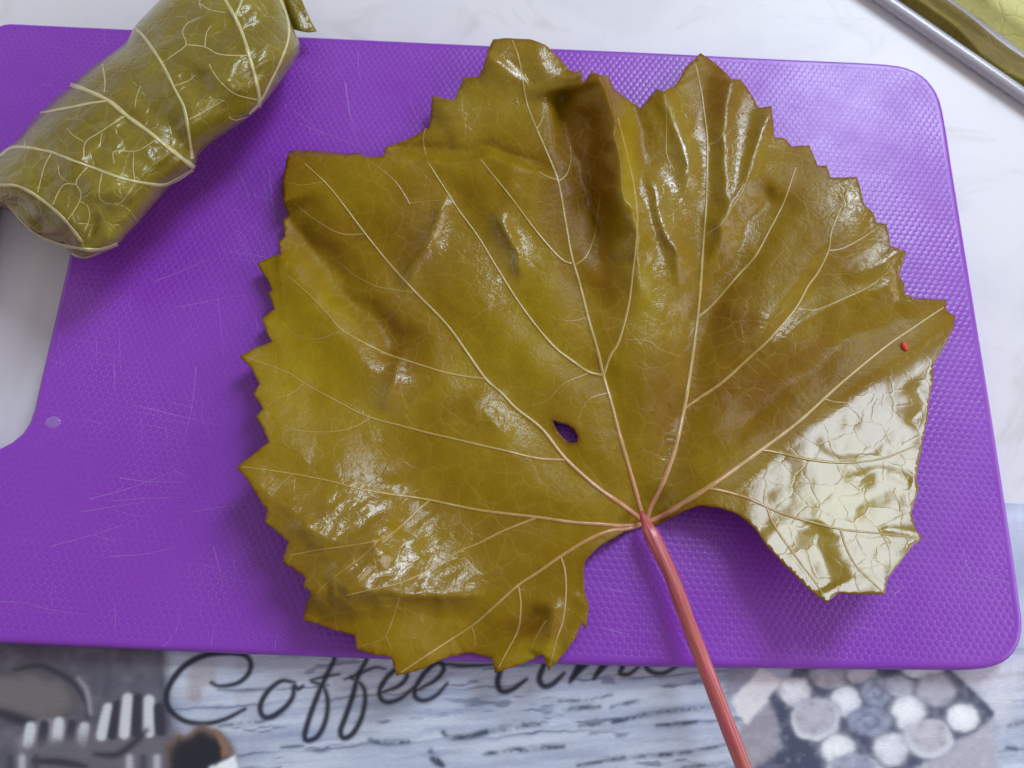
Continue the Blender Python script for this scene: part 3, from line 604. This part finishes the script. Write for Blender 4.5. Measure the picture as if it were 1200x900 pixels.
def leaf_h(X, Y):
    """height of the leaf above the board in mm"""
    X = np.asarray(X, float); Y = np.asarray(Y, float)
    h = 4.0 + .75 * vnoise(X, Y, 115, 61) + .22 * vnoise(X, Y, 46, 62) + .10 * vnoise(X, Y, 21, 63) + .05 * vnoise(X, Y, 10, 64)
    Xo, Yo = X, Y
    X = X + 5 * vnoise(Xo, Yo, 42, 81) + 2.5 * vnoise(Xo, Yo, 17, 82); Y = Y + 5 * vnoise(Xo, Yo, 42, 83) + 2.5 * vnoise(Xo, Yo, 17, 84)
    # blade puckers between its veins
    for v, a, wv in ((V1, 1.5, 26), (V3, 1.5, 24), (V4, 2.3, 28), (V8, .9, 24), (V9, 1.2, 22), (V4B, 1.3, 20), (V4C, 1.0, 17), (V2, 1.1, 20)):
        d, _, r = seg_dist(X, Y, v); h -= a * np.exp(-(d / wv) ** 2) * (1 - .5 * r)
    d = np.hypot(X - 757, Y - 612); h += 2.0 * np.exp(-(d / 60) ** 2)
    # crease where the left lobe stands over the upper lobe (drops behind it)
    h += ridge(X, Y, [(325, 184), (400, 184), (450, 187), (560, 188), (620, 196), (665, 215)], 5.0, 4.0, 75, .02, .22, 1.5)
    h -= ridge(X, Y, [(455, 174), (560, 176), (620, 186), (660, 205)], 1.6, 12, 8, .05, .2)
    # hollow along the left, lit shoulder beside it
    h -= ridge(X, Y, [(335, 238), (365, 290), (410, 340), (455, 400), (480, 450)], 3.6, 22, 20, .05, .2)
    h += 1.8 * np.exp(-(((X - 390) / 80) ** 2 + ((Y - 225) / 60) ** 2))
    h += ridge(X, Y, [(325, 300), (360, 340), (420, 410), (440, 470)], 1.6, 22, 40, .1, .2)
    h += ridge(X, Y, [(530, 225), (505, 275), (478, 315), (484, 350)], 1.9, 10, 7, .2, .3)
    h += ridge(X, Y, [(575, 240), (598, 290), (608, 335)], 1.8, 10, 7, .25, .3)
    h += ridge(X, Y, [(470, 395), (462, 440), (440, 485)], 1.6, 11, 9, .3, .3)
    h += ridge(X, Y, [(550, 455), (560, 480), (600, 515)], .8, 14, 14, .3, .3)
    # upper lobe: edge curls up, hollow and pleat beside it
    h += 5.5 * sstep(-Y, -130, -48) * np.exp(-((X - 605) / 62) ** 4)
    h += ridge(X, Y, [(500, 140), (555, 95), (585, 60)], 2.0, 18, 34, .2, .1)
    h += 3.2 * np.exp(-(((X - 660) / 105) ** 2 + ((Y - 170) / 120) ** 2))
    h -= ridge(X, Y, [(658, 100), (670, 150), (690, 220), (706, 290), (715, 340)], 6.5, 26, 18, .05, .35)
    h += ridge(X, Y, [(672, 70), (680, 105), (672, 140)], 1.8, 12, 12, .05, .5)
    h += ridge(X, Y, [(702, 78), (712, 120), (724, 180), (738, 245), (748, 310), (745, 380)], 9.0, 12, 38, .01, .5)
    h -= ridge(X, Y, [(724, 100), (748, 150), (765, 220)], 1.5, 12, 12, .05, .4)
    h += ridge(X, Y, [(757, 190), (772, 250), (790, 300), (798, 345)], 2.0, 14, 9, .2, .3)
    h += ridge(X, Y, [(778, 105), (795, 150), (802, 200), (795, 240)], 2.2, 18, 12, .02, .3)
    h += ridge(X, Y, [(855, 90), (852, 140), (850, 190), (848, 260), (838, 310)], 2.4, 14, 18, .05, .3)
    h += ridge(X, Y, [(905, 130), (890, 165), (878, 200), (855, 250), (825, 340)], 2.0, 16, 9, .05, .3)
    h -= ridge(X, Y, [(905, 210), (865, 290), (832, 360), (812, 430), (800, 470)], 2.4, 20, 24, .1, .2)
    h += ridge(X, Y, [(1000, 200), (985, 250), (958, 300), (920, 345), (880, 400), (840, 440)], 1.7, 34, 22, .05, .25)
    h += ridge(X, Y, [(1050, 330), (1010, 345), (960, 365), (915, 395), (880, 425)], 1.1, 18, 13, .03, .3)
    h += ridge(X, Y, [(1060, 290), (1020, 315), (985, 330)], 1.2, 14, 10, .05, .4)
    h -= ridge(X, Y, [(1080, 362), (1000, 400), (920, 450), (850, 520)], 1.8, 26, 26, .1, .2)
    # lower right lobe: lifts towards the viewer beyond the crease
    cr = [(1135, 368), (1085, 398), (1040, 428), (985, 466), (935, 508), (885, 553), (840, 588), (800, 612)]
    d, sd, r = seg_dist(X, Y, smooth_line(cr, 10)); below = np.where(sd < 0, d, 0.0)
    k = sstep(below, 0, 14); dy = Y - 466
    plane = 4.0 + .22 * (.045 * (X - 985) + .20 * dy + .00022 * dy * np.abs(dy))
    crs = smooth_line(cr, 10); rr = np.concatenate([[0], np.cumsum(np.linalg.norm(np.diff(crs, axis=0), axis=1))]); rr /= rr[-1]
    cdy = crs[:, 1] - 466; hc = np.interp(r, rr, 4.0 + .22 * (.045 * (crs[:, 0] - 985) + .20 * cdy + .00022 * cdy * np.abs(cdy)))
    wgt = np.where(sd < 0, 1.0, np.exp(-(d / 48) ** 2)) * sstep(X, 760, 850)
    h = h * (1 - wgt) + wgt * (np.where(sd < 0, plane, hc) + .05 * (h - 3.2) + .02 * vnoise(Xo, Yo, 16, 85))
    h += .6 * np.where(sd < 0, np.exp(-(below / 10)), np.exp(-(d / 26) ** 2)) * 1.7 * np.clip(r / .06, 0, 1) * np.clip((.55 - r) / .25, 0, 1)
    h += k * (.9 * ridge(X, Y, [(950, 522), (990, 528), (1040, 526)], .40, 8, 8, .2, .2) - ridge(X, Y, [(985, 560), (1030, 556), (1070, 566)], .40, 8, 9, .2, .05))
    h -= k * ridge(X, Y, [(1060, 445), (1080, 470), (1060, 500)], .55, 12, 12, .2, .2)
    h -= k * ridge(X, Y, [(962, 615), (955, 640), (975, 690)], .8, 18, 20, .2, .02)
    h -= k * ridge(X, Y, [(1030, 616), (1060, 621), (1085, 630)], .40, 6, 6, .2, .02)
    # lower left: rises to the rim, then rolls over
    u = (-(X - 520) * .60 + (Y - 600) * .60)
    low = sstep(u, -40, 60) * sstep(-(X), -575, -440)
    h += low * (np.clip(u + 40, 0, 150) - .35 * np.clip(u - 110, 0, 120)) * .233 * .25
    rollo = sstep(Y + .02 * X, 703, 740); h -= rollo * sstep(-X, -600, -520) * 3.2
    h += ridge(X, Y, [(345, 600), (375, 625), (400, 637), (450, 636)], 1.4, 10, 13, .1, .1)
    h += ridge(X, Y, [(360, 705), (400, 672), (440, 640), (475, 612)], 1.6, 9, 12, .05, .2)
    h += ridge(X, Y, [(405, 700), (440, 665), (460, 640)], 1.4, 9, 10, .1, .2)
    h += ridge(X, Y, [(385, 702), (450, 699), (520, 697), (580, 692)], 1.6, 22, 7, .05, .2)
    sa = .78 * X - .62 * Y; sb = .62 * X + .78 * Y      # fine slanting ripples that catch the window
    rip = vnoise(sb, sa / 5.0, 15, 91) * .45 + vnoise(sb, sa / 3.0, 7.5, 92) * .18
    h += rip * sstep(-X, -590, -470) * sstep(Y, 545, 600) * sstep(-Y, -725, -690)
    for v, a in ((V4, .09), (V5, .08), (V1, .04), (V3, .04)):          # quilting beside the main veins
        d, _, r = seg_dist(X, Y, v); L0 = sum(math.dist(v[i], v[i + 1]) for i in range(len(v) - 1))
        h += a * np.cos(r * L0 / 9.5 * 2 * math.pi + .06 * d) * np.exp(-((d - 12) / 9) ** 2) * sstep(vnoise(X, Y, 55, 93), -.3, .5)
    # bottom lobe folds
    h -= ridge(X, Y, [(540, 775), (590, 755), (625, 730), (645, 705)], 2.8, 18, 11, .02, .25)
    h += ridge(X, Y, [(635, 770), (648, 735), (645, 700)], 1.6, 12, 12, .02, .3)
    h += ridge(X, Y, [(690, 700), (676, 735), (660, 765)], 1.4, 9, 12, .1, .2)
    return .35 + np.where(h > 1.5, h, 1.5 * np.exp(np.clip((h - 1.5) / 1.5, -6, 0)))
leaf_z = lambda X, Y: TOP + leaf_h(X, Y) * .001

# a slightly rough serrated outline
ol = []
for i in range(len(LEAF)):
    a = np.array(LEAF[i], float); b = np.array(LEAF[(i + 1) % len(LEAF)], float); n = max(1, int(np.linalg.norm(b - a) / 5))
    nn = np.array([-(b - a)[1], (b - a)[0]]) / (np.linalg.norm(b - a) + 1e-9)
    for k in range(n):
        p = a + (b - a) * k / n
        if k: p = p + nn * rng.uniform(-.5, .5)
        ol.append(p)
Vp, Fp = tri_fill(ol, [LHOLE], 3.2)
V = at(Vp[:, 0], Vp[:, 1], leaf_z(Vp[:, 0], Vp[:, 1])); F = up_faces(V, Fp)
jb = at(J[0], J[1], TOP)
leaf = empty('vine_leaf', tuple(float(c) for c in jb))
tag(leaf, 'large open olive brown vine leaf with red stalk spread on the purple board', 'leaf')
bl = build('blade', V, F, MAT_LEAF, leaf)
def spots(X, Y, L):
    t = np.zeros(X.shape)
    for x, y, rx, ry, a in L: t += a * np.exp(-(((X - x) / rx) ** 2 + ((Y - y) / ry) ** 2))
    return t
VX, VY = Vp[:, 0], Vp[:, 1]
tone = .05 + spots(VX, VY, [(690, 190, 45, 110, -1.0), (860, 360, 40, 70, -.8), (900, 470, 80, 45, -.7), (960, 420, 70, 30, -.45), (385, 280, 45, 30, -.75), (470, 400, 40, 40, -.7), (410, 690, 120, 40, -.25), (840, 110, 22, 40, -.8), (625, 735, 40, 18, -.9), (700, 330, 40, 40, -.5),  # brown spots in the hollows and folds are painted shade
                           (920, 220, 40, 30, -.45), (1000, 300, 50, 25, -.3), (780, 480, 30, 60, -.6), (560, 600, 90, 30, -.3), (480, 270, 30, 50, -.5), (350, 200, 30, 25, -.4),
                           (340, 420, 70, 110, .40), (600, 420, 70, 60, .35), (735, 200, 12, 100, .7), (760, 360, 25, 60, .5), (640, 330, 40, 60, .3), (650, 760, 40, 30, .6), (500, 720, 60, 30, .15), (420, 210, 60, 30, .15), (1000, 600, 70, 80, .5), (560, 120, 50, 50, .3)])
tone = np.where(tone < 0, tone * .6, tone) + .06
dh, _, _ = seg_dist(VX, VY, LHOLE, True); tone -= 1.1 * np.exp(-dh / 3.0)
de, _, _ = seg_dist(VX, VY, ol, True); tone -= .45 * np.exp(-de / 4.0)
wet = np.clip(.03 + spots(VX, VY, [(505, 275, 28, 45, 1.1), (475, 340, 20, 25, .9), (592, 295, 25, 45, 1.1), (455, 460, 30, 35, 1.1), (775, 260, 26, 55, 1.1), (803, 185, 24, 45, 1.1), (862, 200, 28, 100, .6), (898, 150, 14, 22, 1.0), (1005, 235, 30, 30, .8), (1045, 310, 30, 30, .7), (905, 395, 45, 30, .6),
              (1065, 350, 30, 8, .8), (785, 545, 22, 35, .7), (615, 85, 40, 35, 1.0), (540, 130, 45, 45, .6), (745, 300, 18, 90, .4), (790, 365, 20, 30, .5), (590, 480, 50, 40, .35), (400, 600, 90, 50, .8), (470, 670, 110, 40, .8), (660, 740, 20, 40, .4), (700, 200, 12, 60, .3)]), 0, 1)
dcr, scr, _ = seg_dist(VX, VY, [(1135, 368), (1085, 398), (1040, 428), (985, 466), (935, 508), (885, 553), (840, 588), (800, 612)]); fac = np.where(scr < 0, np.clip(dcr / 9, 0, 1), 0) * sstep(VX, 850, 900)
wet = np.maximum(wet * (1 - fac) * .95, fac * .55)
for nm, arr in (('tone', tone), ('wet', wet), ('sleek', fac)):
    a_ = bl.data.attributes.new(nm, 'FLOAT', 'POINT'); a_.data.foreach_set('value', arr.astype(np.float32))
md = bl.modifiers.new('thickness', 'SOLIDIFY'); md.thickness = .00035; md.offset = -1
for p, a, b in VEINS:
    v, f = ribbon(p, a * 1.05, b * (1.1 if a > 2.7 else .7), leaf_z, .55 if a > 2.7 else .3, 4, .12)
    build('vein', v, f, MAT_VEIN if a > 2.7 else MAT_FINE, leaf)
# stalk
pp = smooth_line([(751, 600), (757, 614), (770, 640), (787, 675), (803, 720), (822, 770), (845, 830), (868, 890), (890, 950), (905, 990)], 6)
r_ = np.linspace(0, 1, len(pp))
pz = TOP + .0045 - .0012 * np.exp(-(r_ / .03) ** 2) + .0030 * np.sin(np.clip(r_ * 2.2, 0, math.pi)) - .004 * sstep(r_, .45, 1)
pr = .00185 * (1 + .08 * np.exp(-((r_ - .07) / .04) ** 2)) * (.35 + .65 * sstep(r_, 0, .07)) * (1 + .04 * vnoise(r_ * 300, r_ * 0, 14, 8))
v, f = tube(at(pp[:, 0], pp[:, 1], pz), pr, 36, .032)
build('stalk', v, f, MAT_PET, leaf)

# ------------------------------------------------------------------ the stuffed roll
ROLL = [(-20, 205), (-8, 186), (0, 179), (20, 163), (47, 132), (82, 100), (100, 84), (123, 67), (147, 50), (157, 32), (172, 16), (187, 0), (212, -22), (245, -40), (285, -46), (312, -36), (326, -18), (333, 0), (342, 30), (352, 53), (347, 70), (333, 90), (318, 110), (303, 128), (287, 141), (253, 164), (232, 183), (228, 198), (200, 218),
        (180, 240), (163, 260), (147, 277), (137, 289), (120, 297), (98, 305), (83, 298), (76, 289), (55, 281), (38, 273), (25, 264), (15, 250), (6, 245), (-8, 238), (-20, 224)]
RC = closed_smooth(ROLL, 7)
ZE = TOP + .0135
RSEAM = [(-5, 238), (20, 239), (30, 246), (45, 262), (62, 276)]
def roll_z(X, Y, low=False):
    X = np.asarray(X, float); Y = np.asarray(Y, float)
    d, _, _ = seg_dist(X, Y, RC, True); d = np.where(inside(X, Y, RC), d, 0)
    f = np.sqrt(np.clip(1 - (1 - np.clip(d / 74, 0, 1)) ** 2, 0, 1))
    if low:
        return ZE - (ZE - TOP - .0002) * np.sqrt(np.clip(1 - (1 - np.clip(d / 30, 0, 1)) ** 2, 0, 1))
    e = sstep(d, 0, 34)
    b = 1.5 * vnoise(X, Y, 62, 71) + 1.0 * vnoise(X, Y, 30, 72) + .3 * vnoise(X, Y, 14, 73) + .35 * vnoise((X * .75 - Y * .66) / 4, X * .66 + Y * .75, 9, 74)
    b += ridge(X, Y, [(98, 285), (70, 252), (40, 229), (0, 218)], 1.2, 9, 12, .02, .1)
    b -= ridge(X, Y, [(150, 80), (170, 120), (200, 150), (228, 185)], 1.0, 12, 12, .2, .05)
    b -= ridge(X, Y, [(228, 190), (243, 160), (262, 135)], 1.0, 9, 9, .02, .3)
    b += ridge(X, Y, [(175, 40), (220, 70), (262, 95), (300, 110)], .8, 16, 16, .2, .1)
    sm_ = ridge(X, Y, RSEAM, 2.2, 5, 7, .02, .2) + ridge(X, Y, [(20, 262), (60, 284), (100, 297)], 1.6, 4, 4, .1, .1) + ridge(X, Y, [(96, 288), (108, 270), (112, 245)], 1.6, 5, 6, .05, .3) + ridge(X, Y, [(40, 262), (58, 254), (70, 262)], .6, 4, 6, .1, .2)
    return ZE + f * .0150 + e * b * .001 - sstep(d, 1, 12) * sm_ * .001
Vp, Fp = tri_fill(RC, [], 4.2)
Vt = at(Vp[:, 0], Vp[:, 1], roll_z(Vp[:, 0], Vp[:, 1])); Vl = at(Vp[:, 0], Vp[:, 1], roll_z(Vp[:, 0], Vp[:, 1], True))
nb_ = len(RC)
Ft = up_faces(Vt, Fp); n = len(Vt)
remap = np.arange(n) + n; remap[:nb_] = np.arange(nb_)           # both halves share the rim
F = Ft.tolist() + [[int(remap[i]) for i in t[::-1]] for t in Ft]
roll = empty('stuffed_leaf_roll', tuple(float(c) for c in at(190, 150, TOP)))
tag(roll, 'plump rolled stuffed vine leaf with pale raised veins at the board handle', 'stuffed leaf')
build('wrap', np.vstack([Vt, Vl]), F, MAT_WRAP, roll)
RV = [([(82, 99), (100, 105), (127, 118), (150, 137), (175, 155), (200, 175), (215, 187), (228, 197)], 5.5, 7.0), ([(47, 132), (80, 126), (105, 121), (127, 118)], 3.0, 3.5), ([(120, 75), (123, 95), (122, 108)], 2.0, 3.0),
      ([(157, 32), (170, 45), (190, 75), (205, 105), (215, 125), (220, 150), (223, 170), (226, 186)], 4.5, 5.0), ([(258, -14), (264, 0), (275, 20), (285, 42), (293, 70), (300, 95), (304, 115), (303, 126)], 5.0, 6.0), ([(286, -8), (282, 4), (275, 20)], 3.0, 4.0),
      ([(326, -10), (331, 4), (338, 25), (338, 45), (330, 70), (318, 95), (305, 120), (292, 134)], 3.6, 3.0), ([(-6, 188), (10, 174), (25, 172), (50, 176), (62, 179), (85, 188), (110, 197), (140, 208), (165, 214), (190, 217), (205, 212), (226, 199)], 3.5, 5.0),
      ([(-14, 218), (0, 217), (20, 218), (40, 228), (60, 243), (75, 257), (88, 273), (98, 286)], 4.0, 4.5), ([(12, 244), (25, 260), (40, 273), (60, 283), (85, 290), (110, 293), (125, 291), (138, 286)], 3.0, 5.5), ([(84, 297), (98, 302), (118, 296)], 2.6, 2.2),
      ([(190, 73), (205, 63), (218, 52), (214, 38), (220, 27), (235, 20)], 2.4, 1.6), ([(218, 52), (240, 55), (255, 63), (275, 65), (290, 65)], 2.0, 2.4), ([(240, 55), (242, 38), (248, 30)], 2.0, 1.4), ([(205, 100), (220, 95), (229, 88)], 2.0, 1.2),
      ([(245, 75), (255, 92), (275, 110), (301, 117)], 1.8, 2.6), ([(285, 33), (295, 28), (305, 24)], 2.0, 1.2), ([(98, 187), (100, 167), (117, 155), (135, 143), (149, 134)], 2.2, 2.4), ([(117, 172), (119, 156)], 1.6, 1.6),
      ([(134, 192), (133, 178), (150, 177), (163, 176), (185, 162)], 1.8, 1.8), ([(158, 212), (156, 195), (157, 178)], 1.8, 1.6), ([(104, 194), (90, 210), (89, 216), (95, 226), (93, 236), (85, 250), (79, 258)], 2.6, 1.6),
      ([(89, 216), (76, 216), (68, 226), (62, 240)], 2.0, 2.0), ([(93, 236), (102, 241), (105, 255), (100, 268)], 1.7, 1.4), ([(120, 200), (116, 224), (120, 236), (140, 238), (155, 220)], 1.8, 1.4), ([(60, 180), (52, 195), (44, 226)], 1.8, 2.0),
      ([(68, 194), (70, 206), (80, 213)], 1.5, 1.4), ([(165, 100), (160, 113), (158, 126)], 1.7, 1.2), ([(234, 4), (245, 11), (264, 15)], 1.6, 2.0), ([(222, 140), (240, 130), (262, 118)], 1.8, 1.0), ([(268, 137), (276, 141), (290, 137)], 2.0, 1.6),
      ([(238, -6), (233, 4), (236, 10)], 2.0, 1.6), ([(134, 238), (150, 245), (160, 258)], 1.6, 1.2), ([(28, 173), (29, 164)], 1.5, 1.0), ([(98, 166), (85, 158), (78, 150)], 1.6, 1.0), ([(170, 112), (160, 100), (152, 92)], 1.5, 1.0)]
for p, a, b in RV:
    v, f = ribbon(p, a * (.85 if a > 2.6 else .7), b * (.85 if a > 2.6 else .6), roll_z, .5 if a > 2.6 else .3, 3.5, .2); build('vein', v, f, MAT_RVEIN, roll)
# loose tip of the wrapping leaf that sticks out at the end
fp = [(318, -40), (338, -34), (348, -14), (357, 8), (364, 24), (371, 36), (362, 37), (352, 36), (340, 33), (330, 14), (322, -12)]
Vp, Fp = tri_fill(fp, [], 6)
zt = lambda X, Y: TOP + .012 - .006 * sstep(Y, -30, 36) + .0016 * np.exp(-((X - 338 - .45 * Y) / 6) ** 2)
V = at(Vp[:, 0], Vp[:, 1], zt(Vp[:, 0], Vp[:, 1])); fl = build('leaf_tip', V, up_faces(V, Fp), MAT_WRAP, roll)
md = fl.modifiers.new('thickness', 'SOLIDIFY'); md.thickness = .0004; md.offset = -1

# ------------------------------------------------------------------ water drop and red speck
M = Mat('water'); M.set(Base_Color=(.62, .50, .80), Roughness=.03, Alpha=.22, Specular_IOR_Level=.6, Coat_Weight=1.0); MAT_WATER = M.m
def blob(name, px, py, z, rx, ry, rz, rot, mat, dome=False):
    c = at(px, py, z); V = []; F = []; nu, nv = 40, 18
    for j in range(nv + 1):
        ph = (math.pi / 2 if dome else math.pi) * j / nv
        for i in range(nu):
            a = 2 * math.pi * i / nu; x = rx * math.sin(ph) * math.cos(a) * (1 + .07 * math.sin(2 * a + 1)); y = ry * math.sin(ph) * math.sin(a)
            V.append(c + np.array([x * math.cos(rot) - y * math.sin(rot), x * math.sin(rot) + y * math.cos(rot), rz * math.cos(ph)]))
    for j in range(nv):
        for i in range(nu):
            a = j * nu + i; b = j * nu + (i + 1) % nu; F.append((a, a + nu, b + nu, b))
    if dome: F.append(tuple(range(nv * nu, (nv + 1) * nu))[::-1])
    return build(name, V, F, mat)
tag(blob('water_drop', 62, 495, TOP - .0001, .0020, .0018, .0006, 0, MAT_WATER, True), 'small clear water drop lying on the purple board beside its handle hole', 'water drop')
M = Mat('speck_red'); co = M.coord(); M.set(Base_Color=M.ramp(M.noise(co, 900, 2), [(.3, (.62, .03, .015)), (.7, (.72, .07, .04))]), Roughness=.6); MAT_RED = M.m
zz = float(leaf_z(np.array([1060.]), np.array([406.]))[0])
tag(blob('red_crumb', 1060, 406, zz + .0003, zz and .0008, .0014, .0006, .35, MAT_RED), 'tiny bright red crumb stuck on the right lobe of the leaf', 'crumb')

# ------------------------------------------------------------------ glass dish of leaves at the far corner
A = at(1003, -6, 0.0); B = at(1202, 132, 0.0)
u = (B - A); u[2] = 0; u /= np.linalg.norm(u); vdir = np.array([-u[1], u[0], 0.0])     # vdir points into the dish
if vdir[0] < 0: vdir = -vdir
O = A - u * .085
def dl(a, b, z): return O + u * a + vdir * b + np.array([0, 0, z])
def rrect(L, W, r, n=7):
    pts = []
    for cx, cy, a0 in ((L - r, r, -90), (L - r, W - r, 0), (r, W - r, 90), (r, r, 180)):
        for k in range(n + 1):
            a = math.radians(a0 + 90 * k / n); pts.append((cx + r * math.cos(a), cy + r * math.sin(a)))
    return np.array(pts)
L_, W_ = .26, .17
prof = [(.006, .0), (.003, .0002), (.0008, .0008), (.0, .0020), (.0003, .0032), (.0012, .0038), (.0024, .0040), (.0036, .0038), (.0044, .0032), (.0050, .0024), (.0080, .0018)]
M = Mat('dish_glass'); M.set(Base_Color=(.62, .59, .66), Roughness=.2, Transmission_Weight=.35, IOR=1.48); MAT_GLASS = M.m
V = []; F = []; n = None
for (ins, z) in prof:
    q = rrect(L_ - 2 * ins, W_ - 2 * ins, .022 - min(ins, .006)); n = len(q)
    V += [dl(x + ins, y + ins, z + .0004) for x, y in q]
for k in range(len(prof) - 1):
    for i in range(n): F.append((k * n + i, k * n + (i + 1) % n, (k + 1) * n + (i + 1) % n, (k + 1) * n + i))
F.append(tuple(range(n))[::-1]); F.append(tuple(range((len(prof) - 1) * n, len(prof) * n)))
dish = build('glass_dish', V, F, MAT_GLASS, base=dl(L_ / 2, W_ / 2, .0004))
tag(dish, 'clear glass dish with straight rounded rim standing beside the board corner', 'dish')
# folded leaves inside
MAT_STACK = leaf_mat('stack_olive', [(.12, .085, .012), (.17, .125, .016), (.22, .20, .03), (.15, .09, .02)], 120, (.3, .25, .08), .4, 0.0, .5, .15, .1, .2)
def slab(name, a0, a1, b0, b1, z0, z1, mat, seed, dome=.0):
    na, nb2 = 46, 18; V = []; F = []
    for j in range(nb2 + 1):
        for i in range(na + 1):
            s_, t_ = i / na, j / nb2; e = min(1, min(s_ * na, (1 - s_) * na, t_ * nb2, (1 - t_) * nb2) / 3.0); e = math.sqrt(1 - (1 - e) ** 2)
            nz = float(vnoise(np.array([s_ * 300]), np.array([t_ * 120]), 34, seed)[0])
            V.append(dl(a0 + (a1 - a0) * s_, b0 + (b1 - b0) * t_ + .0015 * nz, z0 + (z1 - z0) * e * (1 + dome * math.sin(t_ * math.pi)) + .0012 * nz * e))
    m_ = len(V)
    for j in range(nb2 + 1):
        for i in range(na + 1): V.append(V[j * (na + 1) + i] * np.array([1, 1, 0]) + np.array([0, 0, z0]))
    idx = lambda i, j, k=0: k * m_ + j * (na + 1) + i
    for j in range(nb2):
        for i in range(na):
            F.append((idx(i, j), idx(i + 1, j), idx(i + 1, j + 1), idx(i, j + 1))); F.append((idx(i, j, 1), idx(i, j + 1, 1), idx(i + 1, j + 1, 1), idx(i + 1, j, 1)))
    for i in range(na): F += [(idx(i, 0, 1), idx(i + 1, 0, 1), idx(i + 1, 0), idx(i, 0)), (idx(i, nb2), idx(i + 1, nb2), idx(i + 1, nb2, 1), idx(i, nb2, 1))]
    for j in range(nb2): F += [(idx(0, j), idx(0, j + 1), idx(0, j + 1, 1), idx(0, j, 1)), (idx(na, j + 1), idx(na, j), idx(na, j, 1), idx(na, j + 1, 1))]
    return build(name, V, F, mat)
tag(slab('folded_leaf', .02, .24, .0052, .0150, .0022, .0050, MAT_STACK, 5), 'long folded dark olive leaf lying against the glass dish wall', 'leaf')
MAT_GREEN = leaf_mat('roll_green', [(.48, .44, .13), (.60, .58, .20), (.66, .66, .26), (.50, .40, .15)], 120, (.5, .46, .2), .5, 0.0, .5, .15, .1, .2)
tag(slab('leaf_roll', .085, .225, .0195, .066, .0022, .0075, MAT_GREEN, 9, .25), 'yellow green stuffed leaf roll lying inside the glass dish', 'stuffed leaf')
